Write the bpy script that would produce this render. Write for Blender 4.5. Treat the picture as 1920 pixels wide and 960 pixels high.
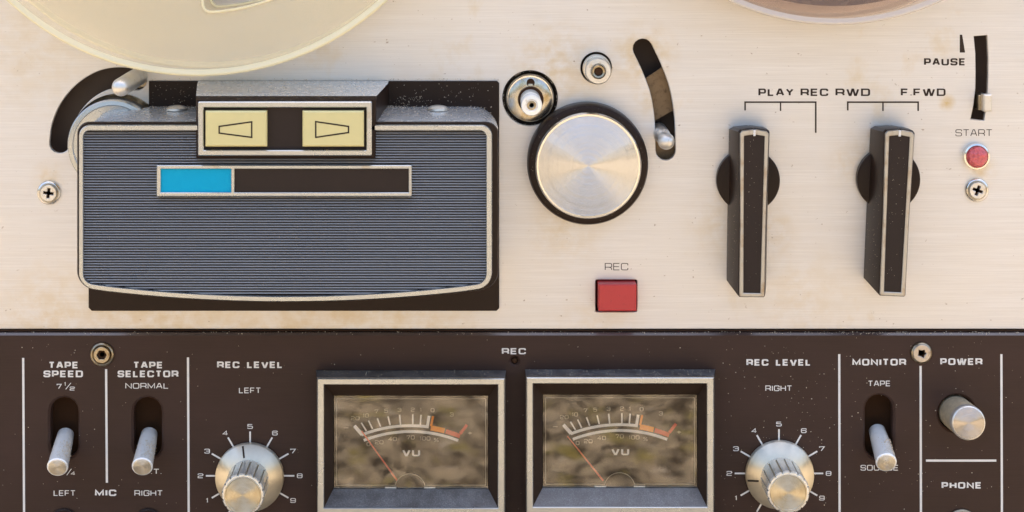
import bpy, bmesh, math, random
from mathutils import Vector, Matrix
from mathutils.geometry import tessellate_polygon

random.seed(7)
sc = bpy.context.scene
for o in list(bpy.data.objects):
    bpy.data.objects.remove(o)
COL = sc.collection

# ------------------------------------------------------------------ units
# Panel units: 1 unit = 0.2 mm.  x to the right, y down, h = height off the face plate.
S = 0.0002
DIST = 3500.0            # camera distance from the face plate (0.70 m)
AX, AY = 900.0, -250.0   # foot of the camera axis on the face plate

def W(x, y, h):
    return Vector(((x - 960) * S, -h * S, (480 - y) * S))

def U(x, y, h=0.0):
    """measured position in the photo of a point at height h -> true position on the machine"""
    f = (DIST - h) / DIST
    return (AX + (x - AX) * f, AY + (y - AY) * f)

def F(h):
    return (DIST - h) / DIST

# ------------------------------------------------------------------ camera
cam_d = bpy.data.cameras.new('camera')
cam = bpy.data.objects.new('camera', cam_d)
COL.objects.link(cam)
cam.location = W(AX, AY, DIST)
cam.rotation_euler = (math.radians(90), 0, 0)
cam_d.sensor_width = 36
cam_d.lens = 36 * (DIST * S) / (1920 * S)
cam_d.shift_x = (960 - AX) / 1920
cam_d.shift_y = -(480 - AY) / 1920
cam_d.clip_start = 0.01
cam_d.clip_end = 500
sc.camera = cam

# ------------------------------------------------------------------ light: machine in open shade, sun behind it
SUN_EL, SUN_AZ = math.radians(66), math.radians(10)
world = bpy.data.worlds.new('World')
sc.world = world
world.use_nodes = True
nt = world.node_tree
bg = nt.nodes['Background']
sky = nt.nodes.new('ShaderNodeTexSky')
sky.sky_type = 'NISHITA'
sky.sun_disc = False
sky.sun_elevation = SUN_EL
sky.sun_rotation = SUN_AZ
sky.dust_density = 6.0
sky.air_density = 1.0
sky.ozone_density = 1.0
nt.links.new(sky.outputs[0], bg.inputs[0])
bg.inputs[1].default_value = 0.15
sun_d = bpy.data.lights.new('sun', 'SUN')
sun_d.energy = 2.0
sun_d.angle = math.radians(0.5)
sun_d.color = (1.0, 0.95, 0.87)
sun = bpy.data.objects.new('sun', sun_d)
COL.objects.link(sun)
sd = Vector((math.sin(SUN_AZ) * math.cos(SUN_EL), math.cos(SUN_AZ) * math.cos(SUN_EL), math.sin(SUN_EL)))
sun.rotation_euler = sd.to_track_quat('Z', 'Y').to_euler()

sc.view_settings.view_transform = 'Standard'
sc.view_settings.look = 'None'
sc.view_settings.exposure = 1.8
sc.view_settings.gamma = 1.0
sc.render.engine = 'CYCLES'
sc.cycles.use_denoising = True
sc.cycles.denoising_input_passes = 'RGB_ALBEDO_NORMAL'
sc.cycles.denoising_prefilter = 'ACCURATE'
sc.cycles.use_adaptive_sampling = False
sc.cycles.sampling_pattern = 'TABULATED_SOBOL'
sc.cycles.max_bounces = 8
sc.cycles.transparent_max_bounces = 12

# ------------------------------------------------------------------ materials
def new_mat(name):
    m = bpy.data.materials.new(name)
    m.use_nodes = True
    n = m.node_tree
    return m, n, n.nodes['Principled BSDF'], n.links

def coords(n, l, scale):
    tc = n.nodes.new('ShaderNodeTexCoord')
    mp = n.nodes.new('ShaderNodeMapping')
    mp.inputs['Scale'].default_value = scale
    l.new(tc.outputs['Object'], mp.inputs['Vector'])
    return mp.outputs['Vector']

def noise(n, l, scale, detail=3.0, rough=0.55):
    t = n.nodes.new('ShaderNodeTexNoise')
    t.inputs['Scale'].default_value = 1.0
    t.inputs['Detail'].default_value = detail
    t.inputs['Roughness'].default_value = rough
    l.new(coords(n, l, scale), t.inputs['Vector'])
    return t.outputs['Fac']

def ramp(n, l, src, stops):
    r = n.nodes.new('ShaderNodeValToRGB')
    els = r.color_ramp.elements
    while len(els) < len(stops):
        els.new(0.5)
    for e, (p, c) in zip(els, stops):
        e.position = p
        e.color = (c, c, c, 1) if not isinstance(c, tuple) else (*c, 1)
    l.new(src, r.inputs['Fac'])
    return r.outputs['Color']

def mixc(n, l, fac, a, b):
    m = n.nodes.new('ShaderNodeMix')
    m.data_type = 'RGBA'
    if isinstance(fac, float): m.inputs['Factor'].default_value = fac
    else: l.new(fac, m.inputs['Factor'])
    for s, v in (('A', a), ('B', b)):
        sock = [i for i in m.inputs if i.name == s and i.type == 'RGBA'][0]
        if isinstance(v, tuple): sock.default_value = (*v, 1)
        else: l.new(v, sock)
    return [o for o in m.outputs if o.type == 'RGBA'][0]

def bump(n, l, p, h, strength, dist=0.0001):
    b = n.nodes.new('ShaderNodeBump')
    b.inputs['Strength'].default_value = strength
    b.inputs['Distance'].default_value = dist
    l.new(h, b.inputs['Height'])
    l.new(b.outputs['Normal'], p.inputs['Normal'])

def plain(name, col, rough=0.5, metal=0.0, spec=0.5, var=0.1, scale=260.0, coat=0.0, dirt=None, dirt_at=(0.56, 0.72), dirt_scale=500.0, facet=0.0):
    """procedural surface: base colour with fine variation, uneven gloss and optional grime"""
    m, n, p, l = new_mat(name)
    f = noise(n, l, (scale,) * 3, 4)
    c = mixc(n, l, f, tuple(v * (1 - var) for v in col), tuple(min(1, v * (1 + var)) for v in col))
    if dirt:
        g = noise(n, l, (dirt_scale,) * 3, 6, 0.65)
        k = ramp(n, l, g, [(dirt_at[0], 0.0), (dirt_at[1], 0.85)])
        c = mixc(n, l, k, c, dirt)
    l.new(c, p.inputs['Base Color'])
    r = ramp(n, l, noise(n, l, (scale * 0.12,) * 3, 4), [(0.3, max(0.02, rough * 0.85)), (0.7, min(1, rough * 1.2))])
    l.new(r, p.inputs['Roughness'])
    p.inputs['Metallic'].default_value = metal
    p.inputs['Specular IOR Level'].default_value = spec
    p.inputs['Coat Weight'].default_value = coat
    if facet:
        bump(n, l, p, noise(n, l, (620,) * 3, 2, 0.5), facet, 0.002)
    return m

# discoloured patches of the face plate: x, z (metres from the plate's middle), radius, strength
PLATE_STAINS = [((x - 960) * S, (-216.5 - y) * S, r * S, k) for x, y, r, k in
                ((1205, 105, 75, .85), (1040, 125, 110, .6), (1215, 190, 40, .5), (700, 590, 120, .35), (1500, 560, 130, .3), (1360, 420, 90, .4),
                 (92, 332, 30, .7), (240, 560, 90, .4), (1775, 192, 16, 1.0), (1840, 322, 30, .7), (1060, 430, 90, .4), (1610, 300, 70, .4), (60, 100, 160, .3), (1450, 430, 60, .4), (100, 620, 160, .55), (330, 640, 170, .6), (560, 640, 170, .6), (800, 640, 150, .5), (1120, 630, 110, .35))]

def brushed_plate():
    m, n, p, l = new_mat('brushed_aluminium')
    fine = noise(n, l, (34, 34, 2300), 4, 0.7)
    broad = noise(n, l, (6, 6, 330), 4, 0.65)
    cloud = noise(n, l, (14, 14, 20), 4, 0.55)
    stain = noise(n, l, (26, 26, 22), 6, 0.62)
    c = mixc(n, l, fine, (0.55, 0.52, 0.485), (0.94, 0.91, 0.87))
    c = mixc(n, l, ramp(n, l, broad, [(0.35, 0.0), (0.7, 0.55)]), c, (0.68, 0.63, 0.57))
    c = mixc(n, l, ramp(n, l, cloud, [(0.4, 0.0), (0.75, 0.5)]), c, (0.74, 0.68, 0.58))
    c = mixc(n, l, ramp(n, l, stain, [(0.6, 0.0), (0.74, 0.6)]), c, (0.62, 0.47, 0.24))
    tc = n.nodes.new('ShaderNodeTexCoord')
    rust = noise(n, l, (150, 150, 190), 6, 0.65)
    for bx, by, br, bs in PLATE_STAINS:
        dn = n.nodes.new('ShaderNodeVectorMath'); dn.operation = 'DISTANCE'
        l.new(tc.outputs['Object'], dn.inputs[0]); dn.inputs[1].default_value = (bx, -0.0009, by)
        k = ramp(n, l, dn.outputs['Value'], [(0.0, bs), (br, 0.0)])
        mu = n.nodes.new('ShaderNodeMath'); mu.operation = 'MULTIPLY'
        l.new(k, mu.inputs[0]); l.new(ramp(n, l, rust, [(0.38, 0.0), (0.62, 1.0)]), mu.inputs[1])
        c = mixc(n, l, mu.outputs[0], c, (0.60, 0.44, 0.20))
    pits = noise(n, l, (520, 520, 700), 3, 0.5)
    c = mixc(n, l, ramp(n, l, pits, [(0.72, 0.0), (0.77, 0.6)]), c, (0.25, 0.16, 0.09))
    l.new(c, p.inputs['Base Color'])
    p.inputs['Metallic'].default_value = 0.55
    l.new(ramp(n, l, fine, [(0.2, 0.36), (0.8, 0.55)]), p.inputs['Roughness'])
    bump(n, l, p, fine, 0.12, 0.00006)
    return m

def panel_brown():
    m, n, p, l = new_mat('dark_anodised_panel')
    fine = noise(n, l, (40, 40, 3600), 3, 0.6)
    broad = noise(n, l, (30, 30, 60), 4)
    c = mixc(n, l, fine, (0.031, 0.0145, 0.0095), (0.050, 0.0265, 0.019))
    c = mixc(n, l, ramp(n, l, broad, [(0.4, 0.0), (0.75, 0.6)]), c, (0.060, 0.032, 0.023))
    l.new(c, p.inputs['Base Color'])
    l.new(ramp(n, l, broad, [(0.3, 0.42), (0.7, 0.6)]), p.inputs['Roughness'])
    p.inputs['Specular IOR Level'].default_value = 0.24
    bump(n, l, p, fine, 0.1, 0.00004)
    return m

def spun(name, col, rough, rot=0.25, dirt=None, groove=0.55):
    """turned metal disc face: radial streaks of gloss"""
    m, n, p, l = new_mat(name)
    f = noise(n, l, (700, 700, 700), 3)
    c = mixc(n, l, f, tuple(v * 0.93 for v in col), tuple(min(1, v * 1.05) for v in col))
    if dirt:
        g = noise(n, l, (170,) * 3, 5, 0.6)
        c = mixc(n, l, ramp(n, l, g, [(0.42, 0.0), (0.7, 0.75)]), c, dirt)
    l.new(c, p.inputs['Base Color'])
    p.inputs['Metallic'].default_value = 1.0
    p.inputs['Roughness'].default_value = rough
    p.inputs['Anisotropic'].default_value = 0.97
    p.inputs['Anisotropic Rotation'].default_value = rot
    t = n.nodes.new('ShaderNodeTangent')
    t.direction_type = 'RADIAL'
    t.axis = 'Y'
    l.new(t.outputs[0], p.inputs['Tangent'])
    # turning grooves: the normal rocks towards and away from the centre from groove to groove
    tc = n.nodes.new('ShaderNodeTexCoord')
    fl = n.nodes.new('ShaderNodeVectorMath'); fl.operation = 'MULTIPLY'; fl.inputs[1].default_value = (1, 0, 1)
    l.new(tc.outputs['Object'], fl.inputs[0])
    ln = n.nodes.new('ShaderNodeVectorMath'); ln.operation = 'LENGTH'; l.new(fl.outputs[0], ln.inputs[0])
    di = n.nodes.new('ShaderNodeVectorMath'); di.operation = 'NORMALIZE'; l.new(fl.outputs[0], di.inputs[0])
    q = n.nodes.new('ShaderNodeMath'); q.operation = 'MULTIPLY'; q.inputs[1].default_value = 170000; l.new(ln.outputs['Value'], q.inputs[0])
    fo = n.nodes.new('ShaderNodeMath'); fo.operation = 'FLOOR'; l.new(q.outputs[0], fo.inputs[0])
    wn = n.nodes.new('ShaderNodeTexWhiteNoise'); wn.noise_dimensions = '1D'; l.new(fo.outputs[0], wn.inputs['W'])
    k = n.nodes.new('ShaderNodeMapRange'); k.inputs['To Min'].default_value = -groove; k.inputs['To Max'].default_value = groove
    l.new(wn.outputs['Value'], k.inputs['Value'])
    sc_ = n.nodes.new('ShaderNodeVectorMath'); sc_.operation = 'SCALE'; l.new(di.outputs[0], sc_.inputs[0]); l.new(k.outputs[0], sc_.inputs['Scale'])
    ge = n.nodes.new('ShaderNodeNewGeometry')
    ad = n.nodes.new('ShaderNodeVectorMath'); ad.operation = 'ADD'; l.new(ge.outputs['Normal'], ad.inputs[0]); l.new(sc_.outputs[0], ad.inputs[1])
    no = n.nodes.new('ShaderNodeVectorMath'); no.operation = 'NORMALIZE'; l.new(ad.outputs[0], no.inputs[0])
    l.new(no.outputs[0], p.inputs['Normal'])
    return m

def dusty(name, base, rough, spec, dust=(0.42, 0.38, 0.33), lo=0.54, hi=0.72, amount=0.75, scale=1500.0, metal=0.0, film=0.0):
    m, n, p, l = new_mat(name)
    a = noise(n, l, (scale,) * 3, 5, 0.7)
    b = noise(n, l, (160,) * 3, 4, 0.6)
    geo = n.nodes.new('ShaderNodeNewGeometry')
    sep = n.nodes.new('ShaderNodeSeparateXYZ')
    l.new(geo.outputs['Normal'], sep.inputs[0])
    up = n.nodes.new('ShaderNodeMapRange')      # dust settles on faces that look up
    up.inputs['From Min'].default_value = 0.25
    up.inputs['From Max'].default_value = 0.8
    up.inputs['To Min'].default_value = 0.06
    up.inputs['To Max'].default_value = 1.0
    l.new(sep.outputs['Z'], up.inputs['Value'])
    mul = n.nodes.new('ShaderNodeMath'); mul.operation = 'MULTIPLY'
    l.new(ramp(n, l, a, [(lo, film), (hi, amount)]), mul.inputs[0])
    l.new(up.outputs[0], mul.inputs[1])
    mul2 = n.nodes.new('ShaderNodeMath'); mul2.operation = 'MULTIPLY'
    l.new(mul.outputs[0], mul2.inputs[0])
    l.new(ramp(n, l, b, [(0.3, 0.25), (0.65, 1.0)]), mul2.inputs[1])
    c = mixc(n, l, mul2.outputs[0], base, dust)
    l.new(c, p.inputs['Base Color'])
    rr = mixc(n, l, mul2.outputs[0], (rough,) * 3, (0.9,) * 3)
    l.new(rr, p.inputs['Roughness'])
    p.inputs['Specular IOR Level'].default_value = spec
    p.inputs['Metallic'].default_value = metal
    return m

def glass_mat():
    m, n, p, l = new_mat('meter_window')
    n.nodes.remove(p)
    out = n.nodes['Material Output']
    tr = n.nodes.new('ShaderNodeBsdfTransparent'); tr.inputs[0].default_value = (1.0, 0.99, 0.97, 1)
    gl = n.nodes.new('ShaderNodeBsdfGlossy'); gl.inputs['Roughness'].default_value = 0.035
    gl.inputs['Color'].default_value = (1, 0.95, 0.86, 1)
    fr = n.nodes.new('ShaderNodeFresnel'); fr.inputs['IOR'].default_value = 1.64
    mx = n.nodes.new('ShaderNodeMixShader')
    l.new(fr.outputs[0], mx.inputs[0]); l.new(tr.outputs[0], mx.inputs[1]); l.new(gl.outputs[0], mx.inputs[2])
    l.new(mx.outputs[0], out.inputs['Surface'])
    return m

def reel_mat(name, tint, body, fac, rough=0.16):
    m, n, p, l = new_mat(name)
    out = n.nodes['Material Output']
    f = noise(n, l, (40, 40, 40), 4)
    l.new(mixc(n, l, f, tuple(v * 0.92 for v in body), body), p.inputs['Base Color'])
    p.inputs['Roughness'].default_value = rough
    p.inputs['Subsurface Weight'].default_value = 0.0
    tr = n.nodes.new('ShaderNodeBsdfTransparent'); tr.inputs[0].default_value = (*tint, 1)
    mx = n.nodes.new('ShaderNodeMixShader'); mx.inputs[0].default_value = fac
    l.new(tr.outputs[0], mx.inputs[1]); l.new(p.outputs[0], mx.inputs[2])
    l.new(mx.outputs[0], out.inputs['Surface'])
    return m

def ground_mat():
    m, n, p, l = new_mat('dry_ground')
    a = noise(n, l, (70, 70, 70), 6, 0.6)
    b = noise(n, l, (45, 45, 45), 5, 0.6)
    c = mixc(n, l, ramp(n, l, a, [(0.38, 0.0), (0.60, 1.0)]), (0.05, 0.038, 0.026), (0.48, 0.39, 0.28))
    c = mixc(n, l, ramp(n, l, b, [(0.55, 0.0), (0.66, 0.8)]), c, (0.30, 0.25, 0.07))
    c = mixc(n, l, ramp(n, l, noise(n, l, (55, 80, 30), 4), [(0.6, 0.0), (0.68, 0.9)]), c, (0.60, 0.52, 0.42))
    l.new(c, p.inputs['Base Color'])
    p.inputs['Roughness'].default_value = 0.95
    p.inputs['Specular IOR Level'].default_value = 0.1
    return m

M = dict(
    plate=brushed_plate(),
    panel=panel_brown(),
    black=dusty('black_plastic', (0.022, 0.012, 0.008), 0.34, 0.16, amount=0.35),
    shell=dusty('dusty_sheen_shell', (0.66, 0.655, 0.64), 0.25, 0.5, dust=(0.66, 0.58, 0.46), lo=0.5, hi=0.85, amount=0.22, metal=0.55, scale=300.0),  # grey base stands in for reflections on black gloss; the dust is real
    hood=dusty('dusty_meter_hood', (0.034, 0.030, 0.030), 0.25, 0.9, film=0.17, dust=(0.44, 0.44, 0.44), lo=0.47, hi=0.74, amount=0.75, scale=2600.0),
    matte=plain('matte_black', (0.034, 0.021, 0.014), 0.7, spec=0.12, var=0.2),
    void=plain('dark_inside', (0.055, 0.028, 0.015), 0.8, spec=0.05),
    ridge=plain('ridged_black_metal', (0.020, 0.016, 0.015), 0.45, spec=0.15, var=0.05),
    ridge_sheen=plain('ridge_sky_sheen', (0.48, 0.47, 0.45), 0.3, 0.5, var=0.03, dirt=(0.14, 0.12, 0.11), dirt_at=(0.76, 0.84), dirt_scale=90),  # paler copy of the ridge metal, sky reflection put into its colour
    cap_metal=plain('stained_chrome', (0.58, 0.54, 0.46), 0.22, 0.95, var=0.1, dirt=(0.40, 0.29, 0.12), dirt_at=(0.45, 0.66), dirt_scale=260),
    cap=plain('worn_knob_metal', (0.78, 0.75, 0.67), 0.24, 0.6, var=0.08, dirt=(0.55, 0.43, 0.24), dirt_at=(0.55, 0.75), dirt_scale=400),
    groove=plain('brown_groove', (0.42, 0.34, 0.22), 0.6, 0.2, var=0.2),  # brown tone for the floors of the knob grooves
    worn_head=plain('worn_screw_metal', (0.52, 0.45, 0.37), 0.36, 0.7, var=0.15, dirt=(0.26, 0.18, 0.11), dirt_at=(0.55, 0.75)),
    edge=plain('glossy_panel_edge', (0.06, 0.04, 0.034), 0.22, spec=1.0, var=0.3),
    brown_metal=plain('dull_brown_metal', (0.24, 0.16, 0.085), 0.5, 0.5, var=0.2, dirt=(0.10, 0.06, 0.03), dirt_at=(0.5, 0.7)),
    chrome=plain('chrome', (0.80, 0.77, 0.71), 0.14, 1.0, var=0.06, dirt=(0.40, 0.28, 0.13), dirt_at=(0.62, 0.78)),
    steel=plain('satin_steel', (0.70, 0.67, 0.61), 0.34, 0.75, var=0.1, dirt=(0.48, 0.36, 0.20), dirt_at=(0.55, 0.75)),
    toggle=plain('dusty_bright_steel', (0.96, 0.93, 0.87), 0.18, 0.3, var=0.1, dirt=(0.62, 0.54, 0.40), dirt_at=(0.58, 0.74), dirt_scale=420),
    brass=plain('tarnished_brass', (0.40, 0.34, 0.24), 0.3, 1.0, dirt=(0.18, 0.11, 0.05), dirt_at=(0.5, 0.7)),
    trim=plain('worn_trim', (0.47, 0.485, 0.48), 0.26, 0.85, var=0.05, dirt=(0.36, 0.28, 0.17), dirt_at=(0.62, 0.8), dirt_scale=110),
    lever_trim=plain('tarnished_trim', (0.45, 0.43, 0.385), 0.34, 0.75, var=0.08, dirt=(0.30, 0.19, 0.09), dirt_at=(0.5, 0.74), dirt_scale=170),
    spun=spun('spun_aluminium', (0.62, 0.62, 0.62), 0.24),
    spun_end=spun('spun_rod_end', (0.86, 0.82, 0.73), 0.3, dirt=(0.66, 0.54, 0.36)),
    dusty_gold=plain('dust_coated_metal', (0.50, 0.42, 0.28), 0.45, 0.4, var=0.15, dirt=(0.62, 0.52, 0.35), dirt_at=(0.45, 0.6), dirt_scale=700),
    spun_dim=spun('spun_power_button', (0.50, 0.46, 0.42), 0.22),
    spun_warm=spun('spun_yellowed', (0.66, 0.60, 0.47), 0.34, dirt=(0.50, 0.39, 0.22)),
    cone=spun('turned_skirt', (0.80, 0.74, 0.61), 0.36, groove=0.2),
    yellow=plain('yellowed_plastic', (0.66, 0.58, 0.27), 0.38, var=0.04, dirt=(0.45, 0.33, 0.12), dirt_at=(0.68, 0.85)),
    blue=plain('blue_label', (0.001, 0.36, 0.58), 0.5, spec=0.15, var=0.05),
    black_label=plain('black_label', (0.028, 0.018, 0.014), 0.45, spec=0.2, var=0.1),
    red=plain('red_plastic', (0.50, 0.035, 0.035), 0.36, var=0.08, dirt=(0.30, 0.03, 0.03), dirt_at=(0.6, 0.8)),
    lens=plain('red_lens', (0.66, 0.10, 0.11), 0.16, var=0.5, scale=650, coat=0.6, facet=0.9),
    ink=plain('dark_ink', (0.040, 0.026, 0.018), 0.6, spec=0.2),
    white=plain('white_ink', (0.74, 0.71, 0.66), 0.6, spec=0.2, dirt=(0.45, 0.40, 0.34), dirt_at=(0.6, 0.8)),
    meter_white=plain('meter_white_ink', (0.90, 0.89, 0.86), 0.6, spec=0.2, var=0.03),
    faint=plain('faded_ink', (0.44, 0.40, 0.33), 0.6, spec=0.2),
    orange=plain('orange_ink', (0.95, 0.30, 0.03), 0.6, spec=0.2),
    redink=plain('red_ink', (0.75, 0.12, 0.07), 0.6, spec=0.2),
    needle=plain('red_needle', (0.85, 0.22, 0.15), 0.5),
    dial=plain('meter_dial', (0.040, 0.030, 0.022), 0.6, spec=0.15, var=0.2),
    glass=glass_mat(),
    reel_cream=reel_mat('yellowed_clear_plastic', (0.985, 0.965, 0.90), (0.90, 0.83, 0.67), 0.28),
    reel_smoke=reel_mat('smoky_clear_plastic', (0.97, 0.93, 0.91), (0.60, 0.50, 0.45), 0.10),
    tape=plain('brown_tape', (0.10, 0.065, 0.05), 0.3, var=0.2),
    wood=plain('dark_cabinet', (0.06, 0.035, 0.022), 0.55, var=0.2, scale=60),
    ground=ground_mat(),
    dust=plain('dust', (0.52, 0.44, 0.33), 0.9, spec=0.1, var=0.3),
)

# ------------------------------------------------------------------ mesh builder (panel units)
def offset_poly(pts, d):
    """offset closed polygon outward by d (polygon may wind either way)"""
    n = len(pts)
    area = sum(pts[i][0] * pts[(i + 1) % n][1] - pts[(i + 1) % n][0] * pts[i][1] for i in range(n))
    sgn = 1 if area > 0 else -1
    out = []
    for i in range(n):
        p0, p1, p2 = Vector(pts[i - 1]), Vector(pts[i]), Vector(pts[(i + 1) % n])
        a, b = (p1 - p0), (p2 - p1)
        if a.length < 1e-9: a = b
        if b.length < 1e-9: b = a
        a.normalize(); b.normalize()
        na, nb = Vector((a.y, -a.x)) * sgn, Vector((b.y, -b.x)) * sgn
        m = na + nb
        m = m.normalized() if m.length > 1e-6 else na
        k = 1 / max(0.45, m.dot(na))
        q = p1 + m * d * k
        out.append((q.x, q.y))
    return out

def rrect(x0, y0, x1, y1, r, seg=6):
    """rounded rectangle, r a number or (tl, tr, br, bl)"""
    if not isinstance(r, tuple): r = (r,) * 4
    out = []
    for (cx, cy, rr, a0) in ((x0, y0, r[0], 180), (x1, y0, r[1], 270), (x1, y1, r[2], 0), (x0, y1, r[3], 90)):
        rr = max(rr, 0.01)
        ox = cx + rr if a0 in (180, 90) else cx - rr
        oy = cy + rr if a0 in (180, 270) else cy - rr
        for k in range(seg + 1):
            a = math.radians(a0 + 90 * k / seg)
            out.append((ox + rr * math.cos(a), oy + rr * math.sin(a)))
    return out

def circle(cx, cy, r, n=48):
    return [(cx + r * math.cos(2 * math.pi * k / n), cy + r * math.sin(2 * math.pi * k / n)) for k in range(n)]

def spline(pts, n=8):
    """Catmull-Rom through pts"""
    P = [Vector(pts[0]) * 2 - Vector(pts[1])] + [Vector(p) for p in pts] + [Vector(pts[-1]) * 2 - Vector(pts[-2])]
    out = []
    for i in range(1, len(P) - 2):
        for k in range(n):
            t = k / n
            a, b, c, d = P[i - 1], P[i], P[i + 1], P[i + 2]
            out.append(0.5 * ((2 * b) + (c - a) * t + (2 * a - 5 * b + 4 * c - d) * t * t + (3 * b - a - 3 * c + d) * t ** 3))
    out.append(P[-2])
    return [(v.x, v.y) for v in out]

def slot(pts, width, cap=8):
    """outline of a curved slot with round ends"""
    c = [Vector(p) for p in spline(pts)]
    r = width / 2
    L, R = [], []
    for i, p in enumerate(c):
        t = (c[min(i + 1, len(c) - 1)] - c[max(i - 1, 0)]).normalized()
        nrm = Vector((-t.y, t.x))
        L.append(p + nrm * r); R.append(p - nrm * r)
    def arc(p, start):
        v = (start - p)
        a0 = math.atan2(v.y, v.x)
        return [Vector((p.x + r * math.cos(a0 - math.pi * k / cap), p.y + r * math.sin(a0 - math.pi * k / cap))) for k in range(1, cap)]
    out = L + arc(c[-1], L[-1]) + R[::-1] + arc(c[0], R[0])
    return [(v.x, v.y) for v in out]

class MB:
    def __init__(self): self.v, self.f = [], []
    def add(self, vs, fs):
        b = len(self.v)
        self.v += [tuple(p) for p in vs]
        self.f += [tuple(i + b for i in f) for f in fs]
        return self
    def tess(self, loops, h):
        flat = [p for lp in loops for p in lp]
        tris = tessellate_polygon([[Vector((p[0], p[1], 0)) for p in lp] for lp in loops])
        return self.add([(p[0], p[1], h) for p in flat], tris)
    def walls(self, A, ha, B, hb, closed=True):
        n = len(A)
        vs = [(p[0], p[1], ha) for p in A] + [(p[0], p[1], hb) for p in B]
        m = n if closed else n - 1
        return self.add(vs, [(i, (i + 1) % n, n + (i + 1) % n, n + i) for i in range(m)])
    def loft(self, secs, cap0=True, cap1=True):
        """secs: [(outline, h)], all the same length"""
        for (A, ha), (B, hb) in zip(secs, secs[1:]):
            self.walls(A, ha, B, hb)
        if cap0: self.tess([secs[0][0]], secs[0][1])
        if cap1: self.tess([secs[-1][0]], secs[-1][1])
        return self
    def prism(self, out, h0, h1, ch=0.0):
        if ch: return self.loft([(out, h0), (out, h1 - ch), (offset_poly(out, -ch), h1)])
        return self.loft([(out, h0), (out, h1)])
    def box(self, x0, y0, x1, y1, h0, h1, ch=0.0):
        return self.prism([(x0, y0), (x1, y0), (x1, y1), (x0, y1)], h0, h1, ch)
    def plate(self, out, holes, h0, h1, ch=0.0):
        o1 = offset_poly(out, -ch) if ch else out
        hs = [offset_poly(q, ch) for q in holes] if ch else holes
        self.tess([o1] + hs, h1); self.tess([out] + holes, h0)
        for a, b in [(out, o1)] + list(zip(holes, hs)):
            if ch: self.walls(a, h1 - ch, b, h1)
            self.walls(a, h0, a, h1 - ch)
        return self
    def lathe(self, cx, cy, prof, n=64, axis=None, r_of=None):
        """turned shape; axis = (dx, dy) drift of the centre per unit of height"""
        rows, b = [], len(self.v)
        for (r, h) in prof:
            ox, oy = (axis[0] * h, axis[1] * h) if axis else (0, 0)
            row = []
            for k in range(n):
                a = 2 * math.pi * k / n
                rr = r * (r_of(a, h) if r_of else 1)
                row.append((cx + ox + rr * math.cos(a), cy + oy + rr * math.sin(a), h))
            rows.append(row)
        vs = [p for row in rows for p in row]
        fs = []
        for i in range(len(rows) - 1):
            for k in range(n):
                fs.append((i * n + k, i * n + (k + 1) % n, (i + 1) * n + (k + 1) % n, (i + 1) * n + k))
        fs.append(tuple(range(n)))
        fs.append(tuple((len(rows) - 1) * n + k for k in range(n)))
        return self.add(vs, fs)
    def rod(self, p0, p1, prof, n=32):
        """turned shape along p0->p1 (x, y, h); prof = [(t along in units, r)]"""
        a, b = Vector(p0), Vector(p1)
        d = (b - a).normalized()
        u = d.orthogonal().normalized(); w = d.cross(u)
        vs, fs = [], []
        for (t, r) in prof:
            for k in range(n):
                q = 2 * math.pi * k / n
                vs.append(a + d * t + (u * math.cos(q) + w * math.sin(q)) * r)
        for i in range(len(prof) - 1):
            for k in range(n):
                fs.append((i * n + k, i * n + (k + 1) % n, (i + 1) * n + (k + 1) % n, (i + 1) * n + k))
        fs.append(tuple(range(n))); fs.append(tuple((len(prof) - 1) * n + k for k in range(n)))
        return self.add(vs, fs)
    def ribbon(self, pts, t, h, closed=False):
        """flat inked line of thickness t"""
        P = [Vector(p) for p in pts]
        n = len(P)
        L, R = [], []
        for i in range(n):
            a = (P[i] - P[i - 1]) if (i > 0 or closed) else (P[1] - P[0])
            b = (P[(i + 1) % n] - P[i]) if (i < n - 1 or closed) else (P[-1] - P[-2])
            a = a.normalized(); b = b.normalized()
            na, nb = Vector((-a.y, a.x)), Vector((-b.y, b.x))
            m = na + nb
            m = m.normalized() if m.length > 1e-6 else na
            k = min(1.9, 1 / max(0.3, m.dot(na)))
            L.append(P[i] + m * (t / 2 * k)); R.append(P[i] - m * (t / 2 * k))
        vs = [(v.x, v.y, h) for v in L] + [(v.x, v.y, h) for v in R]
        m = n if closed else n - 1
        return self.add(vs, [(i, (i + 1) % n, n + (i + 1) % n, n + i) for i in range(m)])

def build(name, mb, mat, parent=None, label=None, smooth=35):
    P = [W(*p) for p in mb.v]
    lo = Vector([min(p[i] for p in P) for i in range(3)]); hi = Vector([max(p[i] for p in P) for i in range(3)])
    c = (lo + hi) / 2
    me = bpy.data.meshes.new(name)
    me.from_pydata([p - c for p in P], [], mb.f)
    bm = bmesh.new(); bm.from_mesh(me)
    bmesh.ops.remove_doubles(bm, verts=bm.verts, dist=2e-7)
    bmesh.ops.recalc_face_normals(bm, faces=bm.faces)
    bm.to_mesh(me); bm.free()
    me.materials.append(M[mat])
    if smooth:
        me.shade_smooth(); me.set_sharp_from_angle(angle=math.radians(smooth))
    o = bpy.data.objects.new(name, me)
    COL.objects.link(o)
    if parent is not None:
        o.parent = parent
        o.location = c - world_loc(parent)
    else:
        o.location = c
    if label: o['label'] = label
    return o

def world_loc(o):
    v = Vector(o.location)
    while o.parent:
        o = o.parent
        v = v + Vector(o.location)
    return v

def empty(name, loc, parent=None, label=None):
    o = bpy.data.objects.new(name, None)
    o.empty_display_size = 0.01
    COL.objects.link(o)
    if parent is not None:
        o.parent = parent
        o.location = loc - world_loc(parent)
    else:
        o.location = loc
    if label: o['label'] = label
    return o

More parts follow.
